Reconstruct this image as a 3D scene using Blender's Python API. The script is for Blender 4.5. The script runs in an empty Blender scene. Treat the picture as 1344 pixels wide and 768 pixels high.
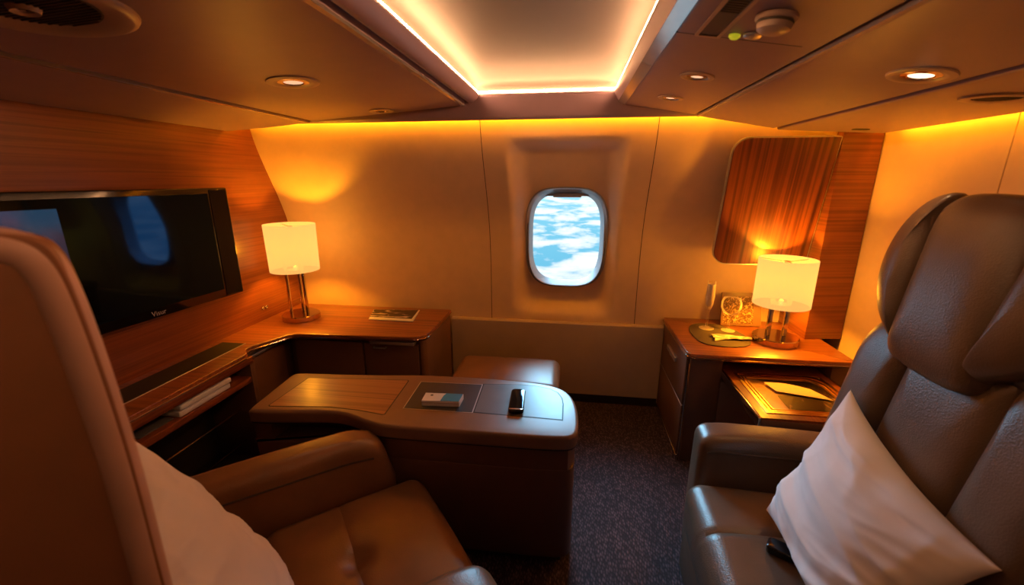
import bpy, bmesh, math, random
from mathutils import Vector, Matrix, noise
R = math.radians
PI = math.pi
SC = bpy.context.scene
COL = SC.collection
random.seed(4)
W = {}

# ------------------------------------------------------------------ materials
def newmat(name):
    m = bpy.data.materials.new(name); m.use_nodes = True
    nt = m.node_tree
    return m, nt, nt.nodes['Principled BSDF']

def nd(nt, t, **kw):
    n = nt.nodes.new(t)
    for k, v in kw.items(): setattr(n, k, v)
    return n

def coords(nt, scale=(1, 1, 1), rot=(0, 0, 0)):
    tc = nd(nt, 'ShaderNodeTexCoord'); mp = nd(nt, 'ShaderNodeMapping')
    mp.inputs['Scale'].default_value = scale; mp.inputs['Rotation'].default_value = rot
    nt.links.new(tc.outputs['Object'], mp.inputs['Vector'])
    return mp.outputs['Vector']

def ramp(nt, fac, stops):
    r = nd(nt, 'ShaderNodeValToRGB')
    e = r.color_ramp.elements
    while len(e) < len(stops): e.new(.5)
    for el, (p, c) in zip(e, stops):
        el.position = p; el.color = (*c, 1)
    nt.links.new(fac, r.inputs['Fac'])
    return r.outputs['Color']

def bump(nt, b, h, strength=.2, dist=.002):
    n = nd(nt, 'ShaderNodeBump')
    n.inputs['Strength'].default_value = strength; n.inputs['Distance'].default_value = dist
    nt.links.new(h, n.inputs['Height']); nt.links.new(n.outputs['Normal'], b.inputs['Normal'])

def plain(name, col, rough=.5, metal=0, var=.06, coat=0, emit=None, es=0, spec=.5):
    m, nt, b = newmat(name)
    v = coords(nt)
    n = nd(nt, 'ShaderNodeTexNoise'); n.inputs['Scale'].default_value = 14
    nt.links.new(v, n.inputs['Vector'])
    c = ramp(nt, n.outputs['Fac'], [(.3, tuple(x*(1-var) for x in col)), (.7, tuple(min(1, x*(1+var)) for x in col))])
    nt.links.new(c, b.inputs['Base Color'])
    b.inputs['Roughness'].default_value = rough; b.inputs['Metallic'].default_value = metal
    b.inputs['Coat Weight'].default_value = coat; b.inputs['Specular IOR Level'].default_value = spec
    if emit:
        b.inputs['Emission Color'].default_value = (*emit, 1); b.inputs['Emission Strength'].default_value = es
    return m

def leather(name, col, rough=.36, bs=.25, spec=.5):
    m, nt, b = newmat(name)
    v = coords(nt)
    vo = nd(nt, 'ShaderNodeTexVoronoi'); vo.inputs['Scale'].default_value = 260
    nt.links.new(v, vo.inputs['Vector'])
    n = nd(nt, 'ShaderNodeTexNoise'); n.inputs['Scale'].default_value = 6; n.inputs['Detail'].default_value = 5
    nt.links.new(v, n.inputs['Vector'])
    c = ramp(nt, n.outputs['Fac'], [(.3, tuple(x*.82 for x in col)), (.7, tuple(x*1.15 for x in col))])
    nt.links.new(c, b.inputs['Base Color'])
    b.inputs['Roughness'].default_value = rough; b.inputs['Specular IOR Level'].default_value = spec
    bump(nt, b, vo.outputs['Distance'], bs, .0015)
    return m

def wood(name, axis, dark, light, rough=.3, freq=1.0, coat=.25, flat=None):
    m, nt, b = newmat(name)
    s = [42*freq]*3; s['XYZ'.index(axis)] = .22*freq
    if flat: s['XYZ'.index(flat)] = .5*freq
    v = coords(nt, s)
    n1 = nd(nt, 'ShaderNodeTexNoise'); n1.inputs['Scale'].default_value = 1.0; n1.inputs['Detail'].default_value = 3
    n1.inputs['Distortion'].default_value = .08
    nt.links.new(v, n1.inputs['Vector'])
    s2 = [72*freq]*3; s2['XYZ'.index(axis)] = 1.6*freq
    if flat: s2['XYZ'.index(flat)] = 1.2*freq
    v2 = coords(nt, s2)
    n2 = nd(nt, 'ShaderNodeTexNoise'); n2.inputs['Scale'].default_value = 1.0; n2.inputs['Detail'].default_value = 1.5
    nt.links.new(v2, n2.inputs['Vector'])
    mx = nd(nt, 'ShaderNodeMath', operation='MULTIPLY_ADD'); mx.inputs[1].default_value = .35
    nt.links.new(n2.outputs['Fac'], mx.inputs[0])
    mu = nd(nt, 'ShaderNodeMath', operation='MULTIPLY'); mu.inputs[1].default_value = .65
    nt.links.new(n1.outputs['Fac'], mu.inputs[0]); nt.links.new(mu.outputs[0], mx.inputs[2])
    mid = tuple((a+c)/2 for a, c in zip(dark, light))
    c = ramp(nt, mx.outputs[0], [(.36, dark), (.47, mid), (.55, light), (.64, tuple(x*.75 for x in mid))])
    nt.links.new(c, b.inputs['Base Color'])
    b.inputs['Roughness'].default_value = rough; b.inputs['Coat Weight'].default_value = coat
    b.inputs['Coat Roughness'].default_value = .2
    bump(nt, b, mx.outputs[0], .12, .001)
    return m

def emis(name, col, s):
    m, nt, b = newmat(name)
    b.inputs['Base Color'].default_value = (*col, 1)
    b.inputs['Emission Color'].default_value = (*col, 1); b.inputs['Emission Strength'].default_value = s
    return m

def glassmat(name, tint=(1, 1, 1), rough=.02, f=.12):
    m = bpy.data.materials.new(name); m.use_nodes = True
    nt = m.node_tree; nt.nodes.clear()
    o = nd(nt, 'ShaderNodeOutputMaterial'); t = nd(nt, 'ShaderNodeBsdfTransparent'); g = nd(nt, 'ShaderNodeBsdfGlossy')
    fr = nd(nt, 'ShaderNodeLayerWeight'); fr.inputs['Blend'].default_value = f
    t.inputs['Color'].default_value = (*tint, 1); g.inputs['Roughness'].default_value = rough
    mx = nd(nt, 'ShaderNodeMixShader')
    nt.links.new(fr.outputs['Fresnel'], mx.inputs[0]); nt.links.new(t.outputs[0], mx.inputs[1]); nt.links.new(g.outputs[0], mx.inputs[2])
    nt.links.new(mx.outputs[0], o.inputs['Surface'])
    return m

def carpetmat():
    m, nt, b = newmat('woven_carpet')
    v = coords(nt, (120, 52, 60), (0, 0, R(28)))
    br = nd(nt, 'ShaderNodeTexVoronoi'); br.inputs['Scale'].default_value = 1.0; br.inputs['Randomness'].default_value = .55
    nt.links.new(v, br.inputs['Vector'])
    n = nd(nt, 'ShaderNodeTexNoise'); n.inputs['Scale'].default_value = .35; n.inputs['Detail'].default_value = 4
    nt.links.new(v, n.inputs['Vector'])
    c1 = ramp(nt, br.outputs['Distance'], [(.0, (.17, .098, .108)), (.32, (.088, .052, .062)), (.6, (.025, .015, .019))])
    mx = nd(nt, 'ShaderNodeMix', data_type='RGBA', blend_type='MULTIPLY'); mx.inputs[0].default_value = .6
    nt.links.new(c1, mx.inputs[6]); nt.links.new(ramp(nt, n.outputs['Fac'], [(.3, (.5, .45, .5)), (.7, (1.2, 1.15, 1.2))]), mx.inputs[7])
    nt.links.new(mx.outputs[2], b.inputs['Base Color'])
    b.inputs['Roughness'].default_value = .9
    iv = nd(nt, 'ShaderNodeMath', operation='SUBTRACT'); iv.inputs[0].default_value = 1
    nt.links.new(br.outputs['Distance'], iv.inputs[1])
    bump(nt, b, iv.outputs[0], .6, .006)
    return m

def patternmat(name, bg, fg, scale, lo=.5, hi=.56, stretch=(1, 1, 1), rough=.35):
    m, nt, b = newmat(name)
    v = coords(nt, tuple(scale*s for s in stretch))
    n = nd(nt, 'ShaderNodeTexNoise'); n.inputs['Scale'].default_value = 1; n.inputs['Detail'].default_value = 3; n.inputs['Distortion'].default_value = 1.4
    nt.links.new(v, n.inputs['Vector'])
    nt.links.new(ramp(nt, n.outputs['Fac'], [(lo, bg), (hi, fg)]), b.inputs['Base Color'])
    b.inputs['Roughness'].default_value = rough
    return m

def shademat():
    m, nt, b = newmat('lamp_shade_fabric')
    v = coords(nt, (1, 1, 1))
    n = nd(nt, 'ShaderNodeTexNoise'); n.inputs['Scale'].default_value = 500
    nt.links.new(v, n.inputs['Vector'])
    sx = nd(nt, 'ShaderNodeSeparateXYZ'); nt.links.new(v, sx.inputs[0])
    b.inputs['Base Color'].default_value = (.10, .075, .04, 1); b.inputs['Roughness'].default_value = .9
    c = ramp(nt, n.outputs['Fac'], [(.3, (1, .46, .105)), (.7, (1, .50, .12))])
    nt.links.new(c, b.inputs['Emission Color']); b.inputs['Emission Strength'].default_value = SHADE_E
    tr = nd(nt, 'ShaderNodeBsdfTransparent'); mx = nd(nt, 'ShaderNodeMixShader'); mx.inputs[0].default_value = .36   # open weave lets light through
    out = [n for n in nt.nodes if n.type == 'OUTPUT_MATERIAL'][0]
    nt.links.new(b.outputs[0], mx.inputs[1]); nt.links.new(tr.outputs[0], mx.inputs[2]); nt.links.new(mx.outputs[0], out.inputs['Surface'])
    return m
SHADE_E = 1.15

M = {}
M['wall'] = plain('cream_wall_panel', (.72, .515, .345), .5, var=.03)
M['wall_low'] = plain('taupe_lower_panel', (.50, .38, .30), .5, var=.03)
M['ceil'] = plain('taupe_ceiling_panel', (.30, .205, .27), .42, var=.03)
M['lip'] = plain('satin_trim_strip', (.55, .50, .48), .16, .6)
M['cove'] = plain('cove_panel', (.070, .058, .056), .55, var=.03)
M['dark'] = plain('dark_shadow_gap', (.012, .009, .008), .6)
M['kick'] = plain('dark_kickboard', (.03, .02, .018), .5)
M['carpet'] = carpetmat()
M['woodY'] = wood('walnut_grain_along_cabin', 'Y', (.15, .036, .011), (.235, .066, .020), freq=1.35)
M['woodX'] = wood('walnut_grain_across', 'X', (.17, .048, .016), (.33, .105, .034))
M['woodZ'] = wood('dark_rosewood_vertical', 'Z', (.04, .010, .005), (.22, .060, .018), freq=.75, flat='Y')
M['woodF'] = wood('walnut_veneer_column', 'X', (.13, .034, .012), (.26, .078, .025), flat='Y')
M['woodC'] = wood('light_walnut_inlay', 'X', (.20, .080, .034), (.36, .155, .065), coat=.1)
M['brown'] = plain('brown_console_shell', (.19, .105, .066), .38, var=.05)
M['brownd'] = plain('dark_brown_panel', (.115, .056, .034), .42, var=.05)
M['drawer'] = plain('brown_drawer_front', (.15, .072, .044), .38, var=.05)
M['leatherL'] = leather('tan_leather', (.205, .098, .046), .34)
M['leatherR'] = leather('dark_brown_leather', (.122, .077, .052), .33, .3)
M['leatherS'] = leather('stitched_seam_leather', (.05, .03, .02), .5)
M['shellL'] = plain('orange_brown_seat_shell', (.24, .098, .045), .5, var=.04)
M['trimL'] = plain('rosy_seat_trim', (.52, .31, .25), .45)
M['pillow'] = plain('white_pillow_cotton', (.76, .68, .68), .8, var=.02)
M['chrome'] = plain('polished_chrome', (.75, .72, .70), .12, 1)
M['bronze'] = plain('bronze_chrome', (.58, .44, .32), .13, 1)
M['steel'] = plain('brushed_steel', (.55, .53, .53), .38, .85)
M['gold'] = plain('gold_rim', (.85, .55, .22), .22, 1)
M['black'] = plain('black_gloss', (.006, .006, .008), .12, var=.02)
M['tvscreen'] = plain('tv_screen_glass', (.004, .004, .005), .05, var=.02, spec=1.0)
for n in M['tvscreen'].node_tree.nodes:      # tint put in to turn the window's reflection blue
    if n.type == 'BSDF_PRINCIPLED': n.inputs['Specular Tint'].default_value = (.14, .42, 1, 1)
def tvrefl():
    m, nt, b = newmat('painted_screen_reflection')  # bluish reflection put into the emission colour
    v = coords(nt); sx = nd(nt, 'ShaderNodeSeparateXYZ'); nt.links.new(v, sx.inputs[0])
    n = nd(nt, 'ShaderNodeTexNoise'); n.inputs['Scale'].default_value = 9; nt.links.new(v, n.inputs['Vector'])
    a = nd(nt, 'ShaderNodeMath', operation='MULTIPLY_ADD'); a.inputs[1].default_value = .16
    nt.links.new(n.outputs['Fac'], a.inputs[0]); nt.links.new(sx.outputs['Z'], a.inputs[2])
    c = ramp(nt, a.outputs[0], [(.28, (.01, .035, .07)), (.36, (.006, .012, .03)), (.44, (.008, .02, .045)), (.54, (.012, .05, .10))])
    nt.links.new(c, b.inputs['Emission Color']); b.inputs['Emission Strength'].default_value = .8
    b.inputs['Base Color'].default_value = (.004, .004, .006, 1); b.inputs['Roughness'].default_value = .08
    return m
M['tvrefl'] = tvrefl()
M['blackm'] = plain('black_matte', (.012, .012, .014), .5)
M['slate'] = plain('slate_mat', (.030, .031, .038), .45)
M['greypad'] = plain('grey_inset', (.13, .125, .13), .36)
M['white'] = plain('white_plastic', (.82, .80, .78), .4, var=.02)
M['paper'] = plain('white_paper', (.80, .78, .80), .7, var=.03)
M['boxblue'] = plain('blue_print', (.03, .26, .50), .4)
M['winframe'] = plain('window_bezel_plastic', (.36, .36, .37), .3, var=.02)
M['grille'] = plain('dark_grille', (.07, .058, .045), .5)
M['fixture'] = plain('fixture_ring', (.50, .37, .30), .35)
M['shade'] = shademat()
M['bulb'] = emis('bulb_glow', (1, .60, .20), 1.6)
M['spot'] = emis('spot_glow', (1, .70, .42), 3.0)
M['spotd'] = emis('spot_dim', (1, .62, .36), .8)
M['led'] = emis('cove_led', (1, .48, .20), 120.0)
M['ledw'] = emis('wall_wash_led', (1, .365, .008), 52.0)
M['green'] = emis('green_led', (.50, .50, .02), .55)
M['glass'] = glassmat('clear_window_glass', (.97, .99, 1), .02, .06)
def gobletmat():
    m = glassmat('drinking_glass', (.98, .97, .95), .04, .16)
    nt = m.node_tree
    mx = [n for n in nt.nodes if n.type == 'MIX_SHADER'][0]; g = [n for n in nt.nodes if n.type == 'BSDF_GLOSSY'][0]
    d = nd(nt, 'ShaderNodeBsdfTranslucent'); d.inputs['Color'].default_value = (.95, .85, .7, 1)
    d2 = nd(nt, 'ShaderNodeBsdfDiffuse'); d2.inputs['Color'].default_value = (.95, .9, .8, 1)
    a = nd(nt, 'ShaderNodeAddShader'); nt.links.new(d.outputs[0], a.inputs[0]); nt.links.new(d2.outputs[0], a.inputs[1])
    m2 = nd(nt, 'ShaderNodeMixShader'); m2.inputs[0].default_value = .32
    nt.links.new(g.outputs[0], m2.inputs[1]); nt.links.new(a.outputs[0], m2.inputs[2]); nt.links.new(m2.outputs[0], mx.inputs[2])
    return m
M['goblet'] = gobletmat()
M['wine'] = plain('pale_sparkling_wine', (.92, .82, .66), .3)
M['trayglass'] = glassmat('tray_glass', (1, .98, .95), .05, .08)
M['mag'] = patternmat('magazine_cover', (.02, .014, .014), (.85, .72, .68), 14, .53, .60, (.5, 1.6, 1))
M['card'] = patternmat('embossed_card', (.11, .05, .022), (.50, .32, .16), 75, .50, .60)
M['traypic'] = patternmat('dark_print', (.012, .009, .008), (.35, .22, .11), 26, .60, .68, (1, .35, 1))
M['trayfloor'] = plain('amber_tray_floor', (.62, .38, .17), .28)
M['note'] = patternmat('cream_note', (.85, .62, .36), (.45, .28, .14), 60, .66, .72, (.5, 2, 1), .7)
M['placemat'] = plain('grey_brown_placemat', (.085, .062, .048), .75)
M['napkin'] = patternmat('folded_napkin', (.42, .34, .26), (.85, .74, .58), 9, .45, .55, (1, 3, 1), .8)

# ------------------------------------------------------------------ mesh helpers
def finish(name, bm, mat, parent=None, smooth=True, world=True, ang=40):
    bmesh.ops.recalc_face_normals(bm, faces=bm.faces)
    me = bpy.data.meshes.new(name)
    if parent is not None:
        if world: bm.transform(W[parent].inverted())
        o = bpy.data.objects.new(name, me); COL.objects.link(o); o.parent = parent; W[o] = W[parent]
    else:
        xs = [v.co for v in bm.verts]
        c = Vector(((min(v.x for v in xs)+max(v.x for v in xs))/2, (min(v.y for v in xs)+max(v.y for v in xs))/2, min(v.z for v in xs)))
        bm.transform(Matrix.Translation(-c))
        o = bpy.data.objects.new(name, me); COL.objects.link(o); o.location = c; W[o] = Matrix.Translation(c)
    bm.to_mesh(me); bm.free()
    if mat: me.materials.append(mat)
    if smooth:
        me.polygons.foreach_set('use_smooth', [True]*len(me.polygons))
        me.set_sharp_from_angle(angle=R(ang))
    return o

def tag(o, label, cat, group=None):
    o['label'] = label; o['category'] = cat
    if group: o['group'] = group
    return o

def root(name, loc, label, cat, group=None, rz=0):
    o = bpy.data.objects.new(name, None); COL.objects.link(o)
    o.empty_display_size = .05
    o.location = loc; o.rotation_euler = (0, 0, rz)
    W[o] = Matrix.Translation(Vector(loc)) @ Matrix.Rotation(rz, 4, 'Z')
    return tag(o, label, cat, group)

def struct(o): o['kind'] = 'structure'; return o

def bx(x0, x1, y0, y1, z0, z1, bev=.004, seg=2, bm=None):
    nb = bmesh.new()
    bmesh.ops.create_cube(nb, size=1)
    bmesh.ops.scale(nb, vec=(x1-x0, y1-y0, z1-z0), verts=nb.verts)
    bmesh.ops.translate(nb, vec=((x0+x1)/2, (y0+y1)/2, (z0+z1)/2), verts=nb.verts)
    if bev: bmesh.ops.bevel(nb, geom=nb.edges[:], offset=bev, segments=seg, profile=.5, affect='EDGES')
    if bm is None: return nb
    join(bm, nb); return bm

def join(bm, nb, mtx=None):
    if mtx is not None: nb.transform(mtx)
    me = bpy.data.meshes.new('tmp'); nb.to_mesh(me); nb.free()
    bm.from_mesh(me); bpy.data.meshes.remove(me)

def softbox(b, r, puff=(0, 0, 0), res=14, fn=None):
    x0, x1, y0, y1, z0, z1 = b
    h = ((x1-x0)/2, (y1-y0)/2, (z1-z0)/2); c0 = ((x0+x1)/2, (y0+y1)/2, (z0+z1)/2)
    bm = bmesh.new(); bmesh.ops.create_cube(bm, size=2)
    bmesh.ops.subdivide_edges(bm, edges=bm.edges[:], cuts=res, use_grid_fill=True)
    r = min(r, min(h)*.98)
    for v in bm.verts:
        c = [max(-1, min(1, t)) for t in v.co]
        q = [math.copysign(1-(1-abs(t))**1.5, t) for t in c]
        p = [q[i]*h[i] for i in range(3)]
        inn = [max(-(h[i]-r), min(h[i]-r, p[i])) for i in range(3)]
        d = Vector([p[i]-inn[i] for i in range(3)])
        if d.length > 1e-9: p = [inn[i]+d.normalized()[i]*r for i in range(3)]
        for i in range(3):
            j, k = (i+1) % 3, (i+2) % 3
            if puff[i]: p[i] += puff[i]*(p[i]/h[i])*max(0, 1-(p[j]/h[j])**2)*max(0, 1-(p[k]/h[k])**2)
        v.co = Vector((p[0]+c0[0], p[1]+c0[1], p[2]+c0[2]))
    if fn:
        for v in bm.verts: v.co = fn(v.co.copy())
    return bm

def chaikin(pts, n=2):
    for _ in range(n):
        out = []
        for i in range(len(pts)):
            a = pts[i]; b = pts[(i+1) % len(pts)]
            out += [(a[0]*.75+b[0]*.25, a[1]*.75+b[1]*.25), (a[0]*.25+b[0]*.75, a[1]*.25+b[1]*.75)]
        pts = out
    return pts

def rrect(x0, x1, y0, y1, r, seg=6):
    rs = r if isinstance(r, (list, tuple)) else [r]*4   # bl, br, tr, tl
    pts = []
    for (cx, cy, a0, q) in ((x0, y0, PI, 0), (x1, y0, 1.5*PI, 1), (x1, y1, 0, 2), (x0, y1, .5*PI, 3)):
        rr = rs[q]
        sx = 1 if cx == x0 else -1; sy = 1 if cy == y0 else -1
        if rr < 1e-6: pts.append((cx, cy)); continue
        for i in range(seg+1):
            a = a0+PI/2*i/seg
            pts.append((cx+sx*rr+rr*math.cos(a), cy+sy*rr+rr*math.sin(a)))
    return pts

def area2(p): return sum(p[i][0]*p[(i+1) % len(p)][1]-p[(i+1) % len(p)][0]*p[i][1] for i in range(len(p)))

def inset(pts, d):
    n = len(pts); s = 1 if area2(pts) > 0 else -1
    out = []
    for i in range(n):
        a, b, c = Vector(pts[i-1]), Vector(pts[i]), Vector(pts[(i+1) % n])
        e1 = (b-a); e2 = (c-b)
        if e1.length < 1e-7: e1 = e2
        if e2.length < 1e-7: e2 = e1
        e1 = e1.normalized(); e2 = e2.normalized()
        n1 = Vector((-e1.y, e1.x))*s; n2 = Vector((-e2.y, e2.x))*s
        m = n1+n2
        if m.length < 1e-6: m = n1
        m = m.normalized(); k = max(.45, m.dot(n1))
        out.append((b.x+m.x*d/k, b.y+m.y*d/k))
    return out

def slab(outl, z0, z1, rt=0, rb=0, seg=4, mtx=None, bm=None):
    """outline in XY, extruded z0..z1, rounded top / bottom edges"""
    nb = bmesh.new(); rings = []
    def ring(p, z): rings.append([nb.verts.new((x, y, z)) for x, y in p])
    if rb:
        for i in range(seg):
            a = PI/2*i/seg; ring(inset(outl, rb*(1-math.sin(a))), z0+rb*(1-math.cos(a)))
    ring(outl, z0+rb)
    ring(outl, z1-rt)
    if rt:
        for i in range(1, seg+1):
            a = PI/2*i/seg; ring(inset(outl, rt*(1-math.cos(a))), z1-rt+rt*math.sin(a))
    n = len(outl)
    for a, b in zip(rings, rings[1:]):
        for i in range(n):
            nb.faces.new((a[i], a[(i+1) % n], b[(i+1) % n], b[i]))
    nb.faces.new(rings[0][::-1]); nb.faces.new(rings[-1])
    if mtx is not None: nb.transform(mtx)
    if bm is None: return nb
    join(bm, nb); return bm

def frame_ring(o, i, z0, z1, mtx=None):
    nb = bmesh.new(); n = len(o)
    A = [nb.verts.new((x, y, z0)) for x, y in o]; B = [nb.verts.new((x, y, z1)) for x, y in o]
    C = [nb.verts.new((x, y, z0)) for x, y in i]; D = [nb.verts.new((x, y, z1)) for x, y in i]
    for k in range(n):
        j = (k+1) % n
        nb.faces.new((A[k], A[j], B[j], B[k])); nb.faces.new((C[j], C[k], D[k], D[j]))
        nb.faces.new((B[k], B[j], D[j], D[k])); nb.faces.new((A[j], A[k], C[k], C[j]))
    if mtx is not None: nb.transform(mtx)
    return nb

def pad(outl, D, n=3.2, rings=16, back=.4, groove=None):
    """puffed leather pad: outline in XY, dome of height D along +Z, flat-ish back"""
    cx = sum(p[0] for p in outl)/len(outl); cy = sum(p[1] for p in outl)/len(outl)
    nb = bmesh.new(); N = len(outl); R1 = []
    for side in (1, -1):
        rs = []
        for k in range(rings+1):
            t = k/rings; s = 1-t**1.6 if side == 1 else 1-t
            s = max(s, .02)
            h = D*(max(0, 1-s**n))**(1/n)*(1 if side == 1 else -back)
            if k == 0: h = 0
            if side == -1 and k == 0: rs.append(R1[0]); continue
            rs.append([nb.verts.new((cx+(x-cx)*s, cy+(y-cy)*s, h)) for x, y in outl])
        if side == 1: R1 = rs
        for a, b in zip(rs, rs[1:]):
            for i in range(N): nb.faces.new((a[i], a[(i+1) % N], b[(i+1) % N], b[i]))
        nb.faces.new(rs[-1])
    return nb

def lathe(prof, seg=32, mtx=None, bm=None, closed=False):
    nb = bmesh.new(); rows = []
    for r, z in prof:
        rows.append([nb.verts.new((r*math.cos(2*PI*i/seg), r*math.sin(2*PI*i/seg), z)) for i in range(seg)] if r > 1e-6 else [nb.verts.new((0, 0, z))])
    pr = list(zip(rows, rows[1:]))
    if closed: pr.append((rows[-1], rows[0]))
    for a, b in pr:
        for i in range(seg):
            j = (i+1) % seg
            if len(a) == 1 and len(b) == 1: continue
            if len(a) == 1: nb.faces.new((a[0], b[j], b[i]))
            elif len(b) == 1: nb.faces.new((a[i], a[j], b[0]))
            else: nb.faces.new((a[i], a[j], b[j], b[i]))
    if mtx is not None: nb.transform(mtx)
    if bm is None: return nb
    join(bm, nb); return bm

def tube(pts, r, seg=8, bm=None, closed=False):
    nb = bmesh.new(); pts = [Vector(p) for p in pts]; n = len(pts); rows = []
    rr = r if isinstance(r, (list, tuple)) else [r]*n
    up0 = None
    for i, p in enumerate(pts):
        if closed: t = pts[(i+1) % n]-pts[i-1]
        else: t = pts[min(n-1, i+1)]-pts[max(0, i-1)]
        t.normalize()
        if up0 is None: up0 = Vector((0, 0, 1)) if abs(t.z) < .9 else Vector((1, 0, 0))
        s = t.cross(up0); s.normalize(); u = s.cross(t); up0 = u
        rows.append([nb.verts.new(p+(s*math.cos(2*PI*k/seg)+u*math.sin(2*PI*k/seg))*rr[i]) for k in range(seg)])
    pr = list(zip(rows, rows[1:]))
    if closed: pr.append((rows[-1], rows[0]))
    for a, b in pr:
        for k in range(seg): nb.faces.new((a[k], a[(k+1) % seg], b[(k+1) % seg], b[k]))
    if not closed: nb.faces.new(rows[0][::-1]); nb.faces.new(rows[-1])
    if bm is None: return nb
    join(bm, nb); return bm

def quadplate(q, z0, z1, r=.0):
    return slab([(p[0], p[1]) for p in q], z0, z1, r)

def basis(o, u, v):
    """matrix taking local X,Y,Z to u, v, u x v at o"""
    u = Vector(u).normalized(); v = Vector(v).normalized(); w = u.cross(v)
    m = Matrix.Identity(4)
    for i in range(3):
        m[i][0] = u[i]; m[i][1] = v[i]; m[i][2] = w[i]; m[i][3] = o[i]
    return m

# ------------------------------------------------------------------ room shell
XL, XR, YR = -1.85, 1.47, -.9
PROF = [(0, 2.62), (.30, 2.615), (.55, 2.61), (.85, 2.605), (1.05, 2.59), (1.18, 2.565), (1.32, 2.515), (1.45, 2.455), (1.58, 2.395), (1.70, 2.352), (1.80, 2.335), (1.92, 2.33)]
def wy(z):
    for (a, ya), (b, yb) in zip(PROF, PROF[1:]):
        if z <= b:
            i = PROF.index((a, ya)); t = (z-a)/(b-a)
            y0 = PROF[max(0, i-1)]; y3 = PROF[min(len(PROF)-1, i+2)]
            m1 = (yb-y0[1])/(b-y0[0])*(b-a) if i > 0 else (yb-ya)
            m2 = (y3[1]-ya)/(y3[0]-a)*(b-a) if i+2 < len(PROF) else (yb-ya)
            return (2*t**3-3*t*t+1)*ya+(t**3-2*t*t+t)*m1+(-2*t**3+3*t*t)*yb+(t**3-t*t)*m2
    return PROF[-1][1]
def sstep(t): t = max(0, min(1, t)); return t*t*(3-2*t)
def rec(x, z):
    """shallow recess moulded around the window"""
    a = sstep((x+.37)/.13)*sstep((.305-x)/.13)
    b = sstep((z-.585)/.12)*sstep((1.665-z)/.075)
    return .10*a*b
WCX, WCZ, WHW, WHH = -.0265, 1.09, .251, .317
def sup(a, hw, hh, p=3.4):
    c, s = math.cos(a), math.sin(a)
    k = (abs(c)**p+abs(s)**p)**(-1/p)
    return (WCX+hw*k*c, WCZ+hh*k*s)

floor = struct(finish('floor', bx(XL-.1, XR+.1, YR, 2.75, -.06, 0, 0), M['carpet'], smooth=False))
def wallstrip(x0, x1, z0=0, z1=1.92, n=40):
    bm = bmesh.new(); rows = []
    for k in range(n+1):
        z = z0+(z1-z0)*k/n; y = wy(z)
        rows.append([bm.verts.new((x0, y, z)), bm.verts.new((x1, y, z)), bm.verts.new((x1, y+.02, z)), bm.verts.new((x0, y+.02, z))])
    for a, b in zip(rows, rows[1:]):
        for i in range(4): bm.faces.new((a[i], a[(i+1) % 4], b[(i+1) % 4], b[i]))
    bm.faces.new(rows[0][::-1]); bm.faces.new(rows[-1])
    return bm
SL, SR = -.497, .424
struct(finish('wall_back', wallstrip(XL, SL), M['wall']))
struct(finish('wall_back', wallstrip(SR, XR+.02), M['wall']))
# centre panel with the window opening and the moulded recess
def centre_panel():
    bm = bmesh.new(); N = 160
    zc0, zc1 = .0, 1.92
    def outer(a):
        c, s = math.cos(a), math.sin(a)
        tx = ((SR)-WCX)/c if c > 1e-9 else ((SL)-WCX)/c if c < -1e-9 else 1e9
        tz = (zc1-WCZ)/s if s > 1e-9 else (zc0-WCZ)/s if s < -1e-9 else 1e9
        t = min(tx, tz); return (WCX+t*c, WCZ+t*s)
    corners = [math.atan2(zz-WCZ, xx-WCX) % (2*PI) for xx in (SL, SR) for zz in (zc0, zc1)]
    angs = sorted(set([2*PI*i/N for i in range(N)]+corners))
    rings = []
    K = 34
    for k in range(K+1):
        t = k/K; row = []
        for a in angs:
            i = sup(a, WHW, WHH); o = outer(a)
            x = i[0]+(o[0]-i[0])*t; z = i[1]+(o[1]-i[1])*t
            row.append(bm.verts.new((x, wy(z)+rec(x, z), z)))
        rings.append(row)
    n = len(angs)
    for a, b in zip(rings, rings[1:]):
        for i in range(n): bm.faces.new((a[i], a[(i+1) % n], b[(i+1) % n], b[i]))
    return bm
struct(finish('wall_back', centre_panel(), M['wall'], ang=80))
struct(finish('wall_back', bx(XL, XR, 2.76, 2.78, 0, .7, 0), M['dark'], smooth=False))
struct(finish('wall_back', bx(XL, XR, 2.33, 2.36, 1.915, 2.06, 0), M['wall'], smooth=False))
for sx in (SL, SR):   # dark seam behind the panel joints
    bm = bmesh.new(); rows = []
    for k in range(41):
        z = 1.92*k/40; y = wy(z)-.0008
        rows.append([bm.verts.new((sx-.0017, y, z)), bm.verts.new((sx+.0017, y, z))])
    for a, b in zip(rows, rows[1:]): bm.faces.new((a[0], a[1], b[1], b[0]))
    struct(finish('trim_1', bm, M['dark']))
# lower side panel with its ledge
bm = slab([(2.575, .065), (2.63, .065), (2.63, .562), (2.583, .562), (2.575, .554)], -.765, .60, mtx=Matrix(((0, 0, 1, 0), (1, 0, 0, 0), (0, 1, 0, 0), (0, 0, 0, 1))))
struct(finish('wall_back', bm, M['wall_low'], smooth=False))
struct(finish('baseboard_back', bx(-.765, .60, 2.585, 2.63, 0, .062, .003), M['kick']))

# side walls
struct(finish('wall_left', bx(XL-.06, XL, YR, 2.72, 0, 2.08, 0), M['woodY'], smooth=False))
wr = [(YR, 1.10), (1.80, 2.62)]
bm = bx(XR, XR+.06, YR, 1.718, 0, 2.08, .001, 1); struct(finish('wall_right', bm, M['wall'], smooth=False))
bm = bx(XR, XR+.06, 1.722, 2.72, 0, 2.08, .001, 1); struct(finish('wall_right', bm, M['wall'], smooth=False))
struct(finish('wall_rear', bx(XL-.06, XR+.06, YR-.06, YR, 0, 2.1, 0), M['brownd'], smooth=False))

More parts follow.
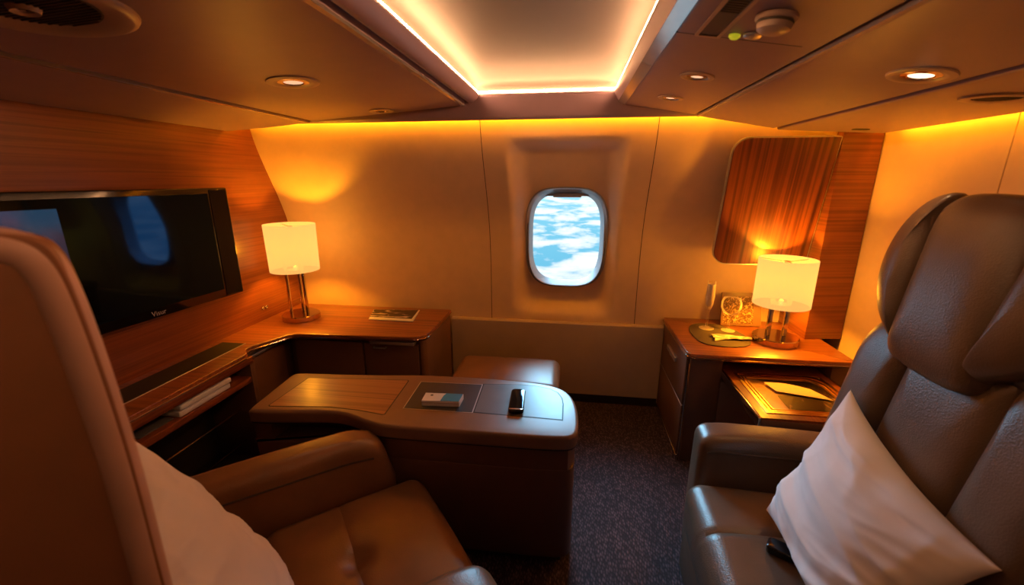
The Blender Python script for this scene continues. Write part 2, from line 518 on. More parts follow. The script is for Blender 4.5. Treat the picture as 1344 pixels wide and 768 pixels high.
# ceiling: recessed cove
CX0, CX1, CY1 = -.475, .185, 2.235
def cove():
    bm = bmesh.new(); nx, ny = 36, 60; G = []
    x0, x1, y0, y1 = CX0-.0245, CX1+.0245, YR, CY1+.0145
    for j in range(ny+1):
        w = 1-(1-j/ny)**2.2
        y = y0+(y1-y0)*w; vv = max(0, 1-(y1-y)/.33); fv = (1-vv**4)**.25 if vv < 1 else 0
        G.append([])
        for i in range(nx+1):
            u = math.sin(PI/2*(2*i/nx-1)); fu = max(0, 1-abs(u)**5)**.2
            G[-1].append(bm.verts.new(((x0+x1)/2+(x1-x0)/2*u, y, 1.871+.078*fu*fv)))
    for j in range(ny):
        for i in range(nx): bm.faces.new((G[j][i], G[j][i+1], G[j+1][i+1], G[j+1][i]))
    return bm
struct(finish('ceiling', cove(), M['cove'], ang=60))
struct(finish('ceiling', bx(XL-.06, XR+.06, YR, 2.72, 2.06, 2.10, 0), M['dark'], smooth=False))
# moulding around the cove (a convex lip)
def prof_extrude(p, y0, y1, endr=0):
    """polygon in XZ extruded along Y"""
    return slab(p, -y1, -y0, 0, mtx=Matrix(((1, 0, 0, 0), (0, 0, -1, 0), (0, 1, 0, 0), (0, 0, 0, 1))))
def arc(cx, cz, r, a0, a1, n=8): return [(cx+r*math.cos(R(a0+(a1-a0)*i/n)), cz+r*math.sin(R(a0+(a1-a0)*i/n))) for i in range(n+1)]
mL = [(-.545, 1.90), (-.545, 1.835), (-.530, 1.824), (-.512, 1.826), (-.490, 1.840), (CX0, 1.858), (CX0-.004, 1.868), (-.50, 1.872), (-.50, 1.935), (-.53, 1.935)]
struct(finish('trim_2', prof_extrude(mL, YR, 2.25), M['ceil'], ang=60))
mR = [(.225, 1.90), (.225, 1.815), (.214, 1.812), (.205, 1.825), (.195, 1.840), (CX1, 1.856), (CX1+.004, 1.868), (.21, 1.872), (.21, 1.935), (.222, 1.935)]
struct(finish('trim_2', prof_extrude(mR, YR, 2.25), M['ceil'], ang=60))
# soffit board between the cove and the back wall
bm = slab([(2.232, 1.858), (2.236, 1.845), (2.262, 1.765), (2.272, 1.750), (2.286, 1.748), (2.290, 1.76), (2.290, 1.90), (2.25, 1.90), (2.25, 1.872), (2.238, 1.868)], -1.5, 1.15,
          mtx=Matrix(((0, 0, 1, 0), (1, 0, 0, 0), (0, 1, 0, 0), (0, 0, 0, 1))))
struct(finish('trim_3', bm, M['ceil'], ang=50))

# overhead bins (long panels), each with a rolled inner lip and a curved far end
def bin_panel(x0, z0, x1, z1, yend0, yend1, t=.05, cr=.10):
    """plan outline in (x,y), mapped on to the sloping plane through (x0,z0)-(x1,z1)"""
    pts = [(x0, YR), (x1, YR), (x1, yend1), (x0, yend0)]
    n = 8; out = [(x0, YR), (x1, YR)]
    if yend1 < yend0:
        out += [(x1, yend1)]; out += [(x0+(x1-x0)*(1-i/n), yend1+(yend0-yend1)*math.sin(PI/2*i/n)) for i in range(1, n+1)]
    elif yend1 > yend0:
        out += [(x1-(x1-x0)*i/n, yend1+(yend0-yend1)*(1-math.cos(PI/2*i/n))) for i in range(n+1)]
    else: out += [(x1, yend1), (x0, yend0)]
    s = (z1-z0)/(x1-x0)
    nb = slab(out, 0, t, 0, .010, 4)
    for v in nb.verts: v.co.z += z0+s*(v.co.x-x0)
    return nb
b1 = tag(finish('overhead_bin', bin_panel(XL+.004, 1.700, -1.43, 1.754, 2.16, 2.28), M['ceil'], ang=50), 'lower sloping overhead panel above the wood wall and television', 'overhead bin', 'overhead bins')
b2 = tag(finish('overhead_bin', bin_panel(-1.418, 1.758, -.552, 1.813, 2.285, 2.235), M['ceil'], ang=50), 'wide overhead bin panel on the left holding the round speaker and two downlights', 'overhead bin', 'overhead bins')
b3 = tag(finish('overhead_bin', bin_panel(.236, 1.800, .572, 1.750, 2.235, 2.25), M['ceil'], ang=50), 'overhead service panel right of the glowing cove, with air vent and smoke detector', 'overhead bin', 'overhead bins')
b4 = tag(finish('overhead_bin', bin_panel(.584, 1.743, .942, 1.685, 2.25, 2.275), M['ceil'], ang=50), 'overhead bin panel on the right with one bright downlight, middle of the three', 'overhead bin', 'overhead bins')
b5 = tag(finish('overhead_bin', bin_panel(.954, 1.678, 1.425, 1.658, 2.275, 2.285), M['ceil'], ang=50), 'outer right overhead panel with oval vent, beside the lit right wall', 'overhead bin', 'overhead bins')
finish('lip', prof_extrude([(.2375, 1.8005), (.236, 1.796), (.204, 1.811), (.205, 1.815)], YR, 2.228), M['lip'], b3, smooth=False)
finish('lip', prof_extrude([(.583, 1.745), (.582, 1.738), (.574, 1.742), (.575, 1.752)], YR, 2.24), M['lip'], b4, smooth=False)
finish('lip', prof_extrude([(-1.428, 1.760), (-1.427, 1.750), (-1.437, 1.748), (-1.438, 1.756)], YR, 2.27), M['lip'], b1, smooth=False)
finish('lip', prof_extrude([(-.550, 1.818), (-.548, 1.808), (-.562, 1.806), (-.563, 1.812)], YR, 2.22), M['lip'], b2, smooth=False)
# seams of the service panel
finish('panel_seam', bx(.238, .531, 1.199, 1.202, 1.77, 1.80, 0), M['dark'], b3, smooth=False)
for v in []: pass
o = bpy.data.objects['panel_seam']
for v in o.data.vertices:
    w = W[b3] @ v.co
    zz = 1.800-.1488*(w.x-.236)
    v.co.z += (zz-.0004 if w.z < 1.785 else zz+.01)-w.z

# ------------------------------------------------------------------ light strips (modelled LED channels)
def strip(name, b, mat, label): return tag(finish(name, bx(*b, .002, 1), mat), label, 'light strip', 'cove light strips')
strip('light_strip', (-.497, -.481, YR+.05, 2.235, 1.8725, 1.877), M['led'], 'warm glowing light strip along left edge of the ceiling cove')
strip('light_strip', (.191, .207, YR+.05, 2.235, 1.8725, 1.877), M['led'], 'warm glowing light strip along right edge of the ceiling cove')
strip('light_strip', (-.481, .191, 2.2355, 2.247, 1.8725, 1.877), M['led'], 'short warm light strip across far end of the ceiling cove')
strip('light_strip', (-1.80, 1.40, 2.296, 2.304, 1.780, 1.80), M['ledw'], 'amber strip glowing along top of window wall behind the soffit')
strip('light_strip', (1.432, 1.445, .3, 2.22, 1.70, 1.72), M['ledw'], 'amber strip glowing along top of the right wall')

# ------------------------------------------------------------------ ceiling fixtures
def pmat(x, y, z, slope):
    """matrix: local +Z points down out of the sloping panel"""
    nrm = Vector((slope, 0, -1)).normalized(); u = Vector((1, 0, slope)).normalized()
    v = nrm.cross(u)
    m = Matrix.Identity(4)
    for i in range(3): m[i][0] = u[i]; m[i][1] = v[i]; m[i][2] = nrm[i]; m[i][3] = (x, y, z)[i]
    return m
SLL, SLS, SLM, SLO = .0635, -.1488, -.162, -.0425
def zL(x): return 1.758+SLL*(x+1.418)
def zS(x): return 1.800+SLS*(x-.236)
def zM(x): return 1.743+SLM*(x-.584)
def zO(x): return 1.678+SLO*(x-.954)
def downlight(x, y, z, s, r, glow, label, cat='downlight', bright=True):
    t = root('downlight', (x, y, z), label, cat, 'ceiling downlights')
    m = pmat(x, y, z, s)
    finish('trim_ring', lathe([(r, .0003), (r*.98, .004), (r*.80, .006), (r*.66, .004), (r*.58, .001), (r*.58, .0003), (r, .0003)], 36, m, closed=True), M['fixture'], t)
    finish('reflector', lathe([(r*.585, .002), (r*.46, .0035), (r*.40, .004), (r*.36, .001), (r*.585, .0004)], 32, m, closed=True), M['bronze'], t)
    finish('lens', lathe([(0, .004), (r*.2, .0035), (r*.37, .0015), (r*.37, .0005), (0, .0005)], 28, m), glow, t)
    return t
downlight(-.991, 1.505, zL(-.991), SLL, .088, M['spotd'], 'recessed downlight in the wide left overhead panel, nearer the camera')
downlight(-.965, 2.165, zL(-.965), SLL, .062, M['blackm'], 'small unlit downlight close to the window wall, left overhead panel')
downlight(.392, 1.573, zS(.392), SLS, .054, M['spotd'], 'reading light in the service panel, nearer of two')
downlight(.388, 1.946, zS(.388), SLS, .050, M['spotd'], 'reading light in the service panel, nearer the window wall')
downlight(.845, 1.268, zM(.845), SLM, .070, M['spot'], 'brightly lit round downlight above the right seat')

t = root('ceiling_speaker', (-1.06, .80, zL(-1.06)), 'large round ceiling speaker with dark grille, upper left corner', 'speaker')
m = pmat(-1.06, .80, zL(-1.06), SLL)
finish('bezel', lathe([(.165, .0005), (.162, .006), (.148, .012), (.118, .006), (.105, .001), (.105, .0003), (.165, .0003)], 48, m, closed=True), M['fixture'], t)
bm = lathe([(0, .002), (.05, .003), (.104, .002), (.104, .0003), (0, .0003)], 40, m)
finish('grille', bm, M['grille'], t)
bm = bmesh.new()
for i in range(-9, 10):
    y = i*.0105; L = math.sqrt(max(0, .10**2-y*y))
    if L > .01: join(bm, bx(-L, L, y-.0016, y+.0016, .002, .0046, 0), m)
finish('grille_slats', bm, M['kick'], t, smooth=False)
finish('centre_ring', lathe([(.026, .003), (.022, .012), (.014, .008), (.012, .003)], 24, m @ Matrix.Translation((-.02, .0, 0)), closed=True), M['fixture'], t)

t = root('oval_vent', (1.15, 1.425, zO(1.15)), 'oval vent with dark grille in the outer right overhead panel', 'vent')
m = pmat(1.15, 1.425, zO(1.15), SLO) @ Matrix.Scale(.75, 4, (0, 1, 0))
finish('bezel', lathe([(.085, .0005), (.083, .005), (.070, .008), (.056, .004), (.055, .0003), (.085, .0003)], 40, m, closed=True), M['fixture'], t)
bm = lathe([(0, .002), (.056, .002), (.056, .0003), (0, .0003)], 36, m)
finish('grille', bm, M['grille'], t)
bm = bmesh.new()
for i in range(-5, 6):
    y = i*.0095; L = math.sqrt(max(0, .053**2-y*y))
    join(bm, bx(-L, L, y-.0015, y+.0015, .002, .004, 0), m)
finish('grille_slats', bm, M['kick'], t, smooth=False)

t = root('slot_vent', (1.25, 2.16, zO(1.25)), 'small dark oval slot in the overhead panel above the wood column', 'vent')
m = pmat(1.25, 2.16, zO(1.25), SLO)
finish('slot', slab(rrect(-.034, .034, -.022, .022, .0219), .0003, .003, .001, mtx=m), M['grille'], t)

t = root('air_vent', (.312, 1.070, zS(.312)), 'long narrow air vent with slats in the service panel', 'vent')
m = pmat(.312, 1.070, zS(.312), SLS)
finish('frame', frame_ring(rrect(-.030, .030, -.13, .115, .004, 2), rrect(-.022, .022, -.122, .107, .003, 2), .0003, .004, m), M['fixture'], t)
finish('cover_plate', slab(rrect(-.022, .022, -.122, .107, .003, 2), .0003, .001, mtx=m), M['grille'], t)
bm = bmesh.new()
for i in range(7): join(bm, bx(-.018, .018, .022+i*.011, .028+i*.011, .001, .0035, 0), m)
finish('slats', bm, M['kick'], t, smooth=False)

t = root('smoke_detector', (.405, 1.045, zS(.405)), 'round domed smoke detector on the service panel', 'smoke detector')
m = pmat(.405, 1.045, zS(.405), SLS)
finish('base', lathe([(0, .0003), (.040, .0003), (.040, .006), (.036, .010), (0, .010)], 36, m), M['fixture'], t)
finish('cap', lathe([(.032, .009), (.034, .016), (.031, .026), (.022, .031), (0, .032)], 36, m), M['fixture'], t)
finish('gap_ring', lathe([(.0345, .011), (.0352, .013), (.0345, .016), (.030, .013)], 36, m, closed=True), M['grille'], t)
m = pmat(.368, 1.175, zS(.368), SLS)
tag(finish('indicator_light', lathe([(0, .0003), (.013, .0003), (.013, .004), (.008, .009), (0, .010)], 20, m), M['green']), 'small yellow-green indicator lamp on the service panel', 'indicator')
m = pmat(.402, 1.158, zS(.402), SLS)
tag(finish('call_button', lathe([(0, .0003), (.020, .0003), (.020, .005), (.014, .008), (0, .009)], 24, m), M['steel']), 'small grey round button beside the green indicator', 'button')

# ------------------------------------------------------------------ window
t = root('window_1', (WCX, 2.6, WCZ), 'rounded cabin window showing clouds and blue sky', 'window'); t['kind'] = 'structure'
def win_loop(hw, hh, y, n=96, p=3.4):
    return [(*sup(2*PI*i/n, hw, hh, p), y) for i in range(n)]
def loft(loops):
    bm = bmesh.new(); rows = []
    for L in loops: rows.append([bm.verts.new((x, (y(z, x) if callable(y) else y), z)) for x, z, y in L])
    n = len(rows[0])
    for a, b in zip(rows, rows[1:]):
        for i in range(n): bm.faces.new((a[i], a[(i+1) % n], b[(i+1) % n], b[i]))
    return bm
pl = lambda d: (lambda z, x: wy(z)+rec(x, z)+d)
fl = lambda d: (lambda z, x: 2.615+d-(z-WCZ)*.10*(1 if z > WCZ else .0))
bm = loft([win_loop(WHW+.004, WHH+.004, pl(.006)), win_loop(WHW+.004, WHH+.004, pl(-.006)), win_loop(WHW-.001, WHH-.001, pl(-.010)), win_loop(WHW-.006, WHH-.006, pl(-.006)), win_loop(WHW-.016, WHH-.016, fl(.035)), win_loop(WHW-.019, WHH-.019, fl(.040))])
finish('bezel', bm, M['winframe'], t, ang=70)
bm = loft([win_loop(WHW-.0185, WHH-.0185, fl(.042)), win_loop(WHW-.020, WHH-.020, fl(.046)), win_loop(WHW-.032, WHH-.034, fl(.085)), win_loop(WHW-.038, WHH-.042, fl(.11))])
finish('reveal', bm, M['winframe'], t, ang=70)
def pane(hw, hh, y):
    bm = bmesh.new(); vs = [bm.verts.new((x, fl(y)(z, x), z)) for x, z, _ in win_loop(hw, hh, 0)]
    bm.faces.new(vs); return bm
finish('pane', pane(WHW-.037, WHH-.041, .105), M['glass'], t, smooth=False)
# pulled-up shade peeking out at the top
top = [p for p in win_loop(WHW-.034, WHH-.036, 0, 96) if p[1] > WCZ+WHH-.056]
bm = bmesh.new()
vs = [bm.verts.new((x, fl(.088)(z, x), z)) for x, z, _ in top]
bm.faces.new(vs)
r_ = bmesh.ops.extrude_face_region(bm, geom=bm.faces[:]); bmesh.ops.translate(bm, vec=(0, .008, 0), verts=[v for v in r_['geom'] if isinstance(v, bmesh.types.BMVert)])
finish('shade', bm, M['fixture'], t, smooth=False)
finish('shade_pull', bx(WCX-.085, WCX+.085, 2.635, 2.672, WCZ+WHH-.060, WCZ+WHH-.050, .003), M['fixture'], t)

# ------------------------------------------------------------------ left wall: television, socket
t = root('television', (XL, 1.5, .86), 'wide black flat television on the wood wall', 'television')
TVM = Matrix.Translation((-1.815, .98, 0)) @ Matrix.Rotation(R(-4.2), 4, 'Z')     # turned a little towards the seats
def tvp(bm): bm.transform(TVM); return bm
finish('casing', tvp(bx(-.024, .000, 0, .998, .866, 1.412, .005)), M['black'], t)
finish('screen', tvp(bx(-.002, .0015, .03, .885, .908, 1.386, .001, 1)), M['tvscreen'], t)
finish('side_bezel', tvp(bx(-.002, .0025, .893, .992, .872, 1.404, .002, 1)), M['black'], t)
finish('screen_reflection', tvp(bx(.0012, .0018, .050, .285, 1.10, 1.352, 0)), M['tvrefl'], t, smooth=False)  # painted reflection: a faintly glowing plate laid on the screen
finish('wall_bracket', tvp(slab([(-.030, .30), (-.024, .30), (-.024, .80), (-.080, .80), (-.066, .60)], .98, 1.30)), M['blackm'], t, smooth=False)

cu = bpy.data.curves.new('logo', 'FONT'); cu.body = 'Visur'; cu.size = .030; cu.extrude = .0004; cu.align_x = 'CENTER'
tmp = bpy.data.objects.new('tmp', cu); COL.objects.link(tmp); bpy.context.view_layer.update()
me = bpy.data.meshes.new_from_object(tmp.evaluated_get(bpy.context.evaluated_depsgraph_get()))
bm = bmesh.new(); bm.from_mesh(me); bpy.data.objects.remove(tmp)
bm.transform(Matrix.Translation((.0006, .545, .877)) @ Matrix.Rotation(R(90), 4, 'Z') @ Matrix.Rotation(R(90), 4, 'X'))
lo = finish('logo', tvp(bm), M['steel'], t, smooth=False); lo['label'] = 'small silver logo lettering'

t = root('wall_socket', (XL, 2.235, .685), 'small twin chrome socket on the wood wall beside the left lamp', 'socket')
for y in (2.222, 2.252):
    finish('jack', lathe([(0, 0), (.011, 0), (.011, .004), (.007, .006), (.005, .003), (0, .003)], 16, Matrix.Translation((XL, y, .690)) @ Matrix.Rotation(R(90), 4, 'Y')), M['chrome'], t)

# ------------------------------------------------------------------ left L-shaped credenza
ZT = .62
top_pts = [(XL+.003, .55), (-1.562, .55), (-1.562, 1.715), (-1.572, 1.735), (-1.606, 1.768), (-1.614, 1.785), (-1.612, 1.815), (-1.540, 1.968), (-1.522, 1.994), (-1.495, 2.008), (-1.46, 2.012),
           (-.855, 2.055)] + [(-.855+.09*math.sin(R(a)), 2.145-.09*math.cos(R(a))) for a in range(15, 91, 15)] + [(-.765, 2.573), (XL+.003, 2.573)]
t = root('worktop', (-1.7, 1.8, .6), 'L-shaped walnut worktop under the television and left lamp', 'worktop')
finish('top', slab(top_pts, .592, ZT, .006, .004, 3), M['woodX'], t)
# bright edge trim
edge = top_pts[1:-1]
finish('edge_trim', tube([(x-.0, y, .6005) for x, y in [(p[0]+.001, p[1]-.001) for p in edge]], .0038, 6), M['bronze'], t)
finish('slot_inset', slab([(-1.775, .75), (-1.665, .75), (-1.665, 1.845), (-1.84, 1.845), (-1.84, 1.75), (-1.775, 1.30)][:0] or [(-1.80, .70), (-1.672, .70), (-1.672, 1.842), (-1.80, 1.842)], .615, .6212, .0), M['blackm'], t, smooth=False)
finish('slot_trim', bx(-1.672, -1.666, .70, 1.845, .618, .6225, .001, 1), M['steel'], t)

# open shelf unit
t = root('open_shelf_unit', (-1.71, 1.2, 0), 'open walnut shelf unit with dark niche below the television', 'shelf unit')
finish('top_rail', bx(-1.595, -1.568, .56, 1.765, .555, .590, .003), M['woodY'], t)
finish('shelf', bx(-1.84, -1.568, .56, 1.735, .462, .492, .003), M['woodY'], t)
for y in (1.738, 1.150):
    finish('upright', bx(-1.84, -1.568, y-(0 if y > 1.5 else .03), y+.03, .0, .553 if y > 1.5 else .46, .003), M['brownd'], t)
finish('upright', bx(-1.84, -1.568, 1.12, 1.15, .494, .553, .003), M['brownd'], t)
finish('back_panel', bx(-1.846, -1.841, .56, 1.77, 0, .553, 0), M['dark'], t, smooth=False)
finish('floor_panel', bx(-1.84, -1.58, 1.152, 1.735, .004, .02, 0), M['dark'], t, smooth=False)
finish('rail', tube([(-1.66, 1.20, .30), (-1.66, 1.732, .30)], .005, 8), M['bronze'], t)
finish('rail', tube([(-1.66, 1.20, .12), (-1.66, 1.732, .12)], .004, 8), M['bronze'], t)

# stack of white papers on the shelf
for i, (z0, dy, dx) in enumerate(((.4935, 0, 0), (.521, .006, .004))):
    bm = slab(rrect(-1.80+dx, -1.578+dx, 1.345+dy, 1.615+dy, .008, 4), z0, z0+.024, .005, .005)
    o = tag(finish('writing_pad', bm, M['paper']), ['white paper pad on the open shelf, lower of two', 'white paper pad on the open shelf, stacked on top of the other'][i], 'paper pad', 'stacked paper pads')
tag(finish('loose_sheet', slab(rrect(-1.79, -1.60, 1.19, 1.335, .004, 2), .4935, .4965), M['greypad'], smooth=False), 'dim sheet lying on the shelf left of the white pads', 'paper')

# corner cabinet along the left wall (set back a little)
t = root('corner_cabinet', (-1.71, 1.9, 0), 'brown cabinet with one door in the corner left of the window wall', 'cabinet')
finish('carcass', bx(-1.84, -1.64, 1.785, 2.56, 0, .588, .003), M['brownd'], t)
d = finish('door', bx(-1.638, -1.617, 1.79, 2.06, .02, .545, .004), M['drawer'], t)
finish('door_rail', bx(-1.640, -1.615, 1.79, 2.06, .552, .568, .003), M['steel'], t)

# back cabinet under the lamp / magazine
t = root('back_cabinet', (-1.2, 2.33, 0), 'dark brown cabinet with flap doors against the window wall', 'cabinet')
finish('carcass', bx(-1.60, -.79, 2.10, 2.565, 0, .588, .003), M['brownd'], t)
finish('side_panel', slab(rrect(-.805, -.772, 2.085, 2.566, (.0, .025, 0, 0)), 0, .589), M['leatherL'], t)
d = finish('door', bx(-1.56, -1.145, 2.078, 2.098, .03, .560, .004), M['drawer'], t)
d = finish('door', bx(-1.135, -.815, 2.078, 2.098, .03, .560, .004), M['drawer'], t)
finish('handle', tube([(-1.075, 2.079, .540), (-1.072, 2.064, .540), (-1.005, 2.064, .540), (-1.002, 2.079, .540)], .005, 8), M['steel'], d)
finish('pull_out_board', bx(-1.085, -.83, 2.050, 2.098, .567, .585, .003), M['steel'], t)

# ------------------------------------------------------------------ lamps
def lamp(name, loc, label, rb, zr, r_sh0, r_sh1, z0, z1, rods, watt=None):
    t = root(name, loc, label, 'lamp', 'table lamps')
    X = Matrix.Translation(loc)
    finish('base', lathe([(0, 0), (rb, 0), (rb, .030), (rb-.005, .035), (0, .035)], 48, X), M['bronze'], t)
    for k, (dx, dy, w) in enumerate(rods):
        finish('rod', bx(loc[0]+dx-w/2, loc[0]+dx+w/2, loc[1]+dy-.008, loc[1]+dy+.008, loc[2]+.035, loc[2]+z0+.03, .002), M['chrome'], t)
    finish('neck', lathe([(0, z0-.004), (.045, z0-.004), (.045, z0+.004), (0, z0+.004)], 24, X), M['chrome'], t)
    finish('lamp_shade', lathe([(r_sh0, z0), (r_sh1, z1), (r_sh1-.003, z1), (r_sh0-.003, z0)], 64, X, closed=True), M['shade'], t)
    bm = lathe([(.016, z1-.022), (.016, z1-.012), (0, z1-.012)], 16, X)
    for k in range(3):
        a = 2*PI*k/3+.4
        tube([(loc[0]+.012*math.cos(a), loc[1]+.012*math.sin(a), loc[2]+z1-.016), (loc[0]+(r_sh1-.004)*math.cos(a), loc[1]+(r_sh1-.004)*math.sin(a), loc[2]+z1-.010)], .002, 6, bm)
    finish('shade_spider', bm, M['steel'], t)
    finish('bulb', lathe([(0, z0+.004), (.009, z0+.006), (.011, z0+.018), (.008, z0+.026), (0, z0+.028)], 20, X), M['bulb'], t)
    L = bpy.data.lights.new('lamp_light', 'POINT'); L.energy = watt or LAMP_W; L.color = (1, .35, .012); L.shadow_soft_size = .034
    lo = bpy.data.objects.new('lamp_light', L); COL.objects.link(lo); lo.location = (loc[0], loc[1], loc[2]+z0+(z1-z0)*.42)
    return t
LAMP_W = 22.0
lamp('table_lamp', (-1.632, 2.27, ZT+.001), 'lit table lamp on three rods, on the left worktop by the television', .108, 0, .136, .140, .305, .580, [(-.058, -.01, .014), (-.002, .03, .014), (.052, -.01, .014)])
lamp('table_lamp', (1.094, 2.255, ZT+.001), 'lit table lamp on the right cabinet before the wood column', .110, 0, .131, .131, .205, .445, [(-.040, 0, .022), (.040, 0, .022)], 32)

# magazine
q = [(-1.206, 2.295), (-.922, 2.291), (-.966, 2.533), (-1.28, 2.489)]
q = [(-1.206, 2.295), (-.922, 2.291), (-.960, 2.515), (-1.262, 2.485)]
t = root('magazine', (-1.09, 2.40, ZT), 'dark covered magazine lying on the left worktop', 'magazine')
finish('pages', quadplate(q, ZT+.001, ZT+.006), M['paper'], t, smooth=False)
q2 = [(-1.220, 2.340), (-.945, 2.332), (-.967, 2.510), (-1.258, 2.482)]
finish('cover_picture', quadplate(q2, ZT+.006, ZT+.0068), M['mag'], t, smooth=False)

# ------------------------------------------------------------------ centre console
con = [(-1.228, 1.315), (-1.215, 1.300), (-1.06, 1.318), (-.93, 1.338), (-.86, 1.340), (-.80, 1.326), (-.74, 1.300), (-.68, 1.282), (-.62, 1.276)]
con += [(-.10, 1.283), (.005, 1.290), (.040, 1.305), (.055, 1.345), (.056, 1.44), (.048, 1.53), (.028, 1.60), (-.010, 1.650), (-.065, 1.678), (-.14, 1.694), (-.35, 1.705), (-.62, 1.700), (-.75, 1.684), (-.90, 1.664), (-1.10, 1.648), (-1.225, 1.640), (-1.252, 1.620), (-1.246, 1.55)]
con = chaikin(con, 2)
t = root('centre_console', (-.6, 1.48, 0), 'large brown console with wood inlay top in the middle of the cabin', 'console')
finish('lid', slab(con, .530, .582, .013, .006, 6), M['brown'], t, ang=60)
body = inset(con, .010)
finish('body', slab(body, .05, .440, .004, .004), M['brownd'], t, ang=60)
# neck between body and lid, cut back at the left to leave the grab slot
neck = [(-1.222, 1.325), (-1.155, 1.332), (-1.150, 1.43), (-.80, 1.45), (-.725, 1.40), (-.70, 1.305), (-.64, 1.288), (-.10, 1.294), (.02, 1.305), (.044, 1.36), (.043, 1.46), (.02, 1.59), (-.07, 1.665), (-.35, 1.694), (-.62, 1.688), (-.9, 1.652), (-1.22, 1.628), (-1.238, 1.6)]
finish('neck', slab(neck, .440, .529), M['brownd'], t, ang=60)
finish('slot_lining', slab([(-1.15, 1.428), (-.80, 1.448), (-.73, 1.398), (-.702, 1.31), (-.70, 1.33), (-.72, 1.41), (-.79, 1.456), (-1.15, 1.436)], .442, .528), M['kick'], t)
finish('lid_seam', slab(inset(con, .004), .524, .531), M['dark'], t)
finish('plinth', slab(inset(con, .045), 0, .05), M['kick'], t)
ZC = .5825
inl = [(-1.163, 1.350), (-1.158, 1.345), (-.92, 1.372), (-.80, 1.366), (-.688, 1.348), (-.682, 1.352), (-.694, 1.625), (-.70, 1.630), (-.80, 1.622), (-1.145, 1.592), (-1.152, 1.588)]
finish('inlay_groove', slab(inset(inl, -.004), .580, ZC), M['dark'], t, smooth=False)
finish('wood_inlay', slab(inl, .580, ZC+.0006, .0004), M['woodC'], t, smooth=False)
dk = [(-.624, 1.402), (-.352, 1.408), (-.360, 1.634), (-.632, 1.624)]
finish('mat_trim', quadplate(inset(dk, -.004), .580, ZC+.0003), M['steel'], t, smooth=False)
finish('dark_mat', quadplate(dk, .580, ZC+.0009), M['slate'], t, smooth=False)
gp = [(-.345, 1.412), (-.012, 1.404), (-.005, 1.410), (-.006, 1.50), (-.012, 1.56), (-.03, 1.605), (-.065, 1.635), (-.12, 1.652), (-.19, 1.657), (-.353, 1.642)]
gp = [(-.343, 1.412), (-.006, 1.404), (-.006, 1.52), (-.012, 1.565), (-.03, 1.608), (-.065, 1.637), (-.12, 1.652), (-.19, 1.656), (-.351, 1.640)]
finish('inset_groove', slab(inset(gp, -.0045), .580, ZC), M['dark'], t, smooth=False)
finish('grey_inset', slab(gp, .580, ZC+.0006, .0004), M['greypad'], t, smooth=False)

# small box on the dark mat
t = root('small_box', (-.485, 1.465, ZC), 'small white and blue box on the dark console mat', 'box')
bq = [(-.560, 1.428), (-.410, 1.438), (-.408, 1.500), (-.564, 1.491)]
zb = ZC+.0012
finish('carton', quadplate(bq, zb, zb+.023, .001), M['white'], t)
finish('blue_print', quadplate([(-.486, 1.4335), (-.4115, 1.4385), (-.4095, 1.499), (-.478, 1.495), (-.484, 1.475)], zb+.0228, zb+.0236), M['boxblue'], t, smooth=False)
finish('lid_line', quadplate([(-.5605, 1.4270), (-.4095, 1.4372), (-.4095, 1.4385), (-.5605, 1.4283)], zb+.0128, zb+.0138), M['brown'], t, smooth=False)
finish('emblem', lathe([(0, 0), (.006, 0), (.006, .0007), (0, .0007)], 12, Matrix.Translation((-.532, 1.474, zb+.023))), M['greypad'], t)

# handset on the console
t = root('handset', (-.187, 1.50, ZC), 'glossy black handset lying on the grey console inset', 'handset')
hm = Matrix.Translation((-.187, 1.503, ZC+.0009)) @ Matrix.Rotation(R(3), 4, 'Z')
finish('body', slab(rrect(-.030, .030, -.088, .088, .018), 0, .017, .006, .004, mtx=hm), M['black'], t)
finish('screen', slab(rrect(-.024, .024, -.066, .078, .010), .0165, .0178, .0006, mtx=hm), M['tvscreen'], t)
finish('end_band', slab(rrect(-.026, .026, -.080, -.074, .002, 3), .0165, .0180, .0004, mtx=hm), M['chrome'], t)

# ------------------------------------------------------------------ ottoman under the window
t = root('ottoman', (-.32, 2.12, 0), 'tan leather ottoman below the window, behind the console', 'ottoman')
def otf(v):
    s = .010*math.exp(-((v.x+.365)/.007)**2)
    if v.z > .36: v.z -= s
    return v
finish('cushion', softbox((-.615, -.030, 1.93, 2.30, .30, .435), .045, (0, 0, .014), 34, otf), M['leatherL'], t)
finish('base', bx(-.60, -.045, 1.95, 2.29, .0, .31, .01), M['brownd'], t)

# ------------------------------------------------------------------ right cabinet with drawers and tray
t = root('side_cabinet', (.98, 2.3, 0), 'brown drawer cabinet with walnut top below the wood column', 'cabinet')
tp = rrect(.598, 1.362, 2.018, 2.600, (.045, .004, .004, .004), 8)
finish('top', slab(tp, .590, ZT, .006, .004, 3), M['woodX'], t)
eg = [(.598, 2.60), (.598, 2.063)]+[(.643-.045*math.cos(R(a)), 2.063-.045*math.sin(R(a))) for a in range(15, 91, 15)]+[(1.362, 2.018)]
finish('edge_trim', tube([(x-.001, y-.001, .600) for x, y in eg], .005, 6), M['bronze'], t)
finish('carcass', bx(.622, .775, 2.045, 2.598, 0, .588, .003), M['brownd'], t)
finish('carcass', bx(1.268, 1.350, 2.040, 2.598, 0, .588, .003), M['brownd'], t)
finish('carcass', bx(.775, 1.268, 2.040, 2.598, 0, .470, .003), M['brownd'], t)
finish('niche_back', bx(.775, 1.268, 2.50, 2.598, .470, .588, 0), M['dark'], t, smooth=False)
finish('corner_trim', tube([(.612, 2.040, .02), (.612, 2.040, .588)], .006, 8), M['bronze'], t)
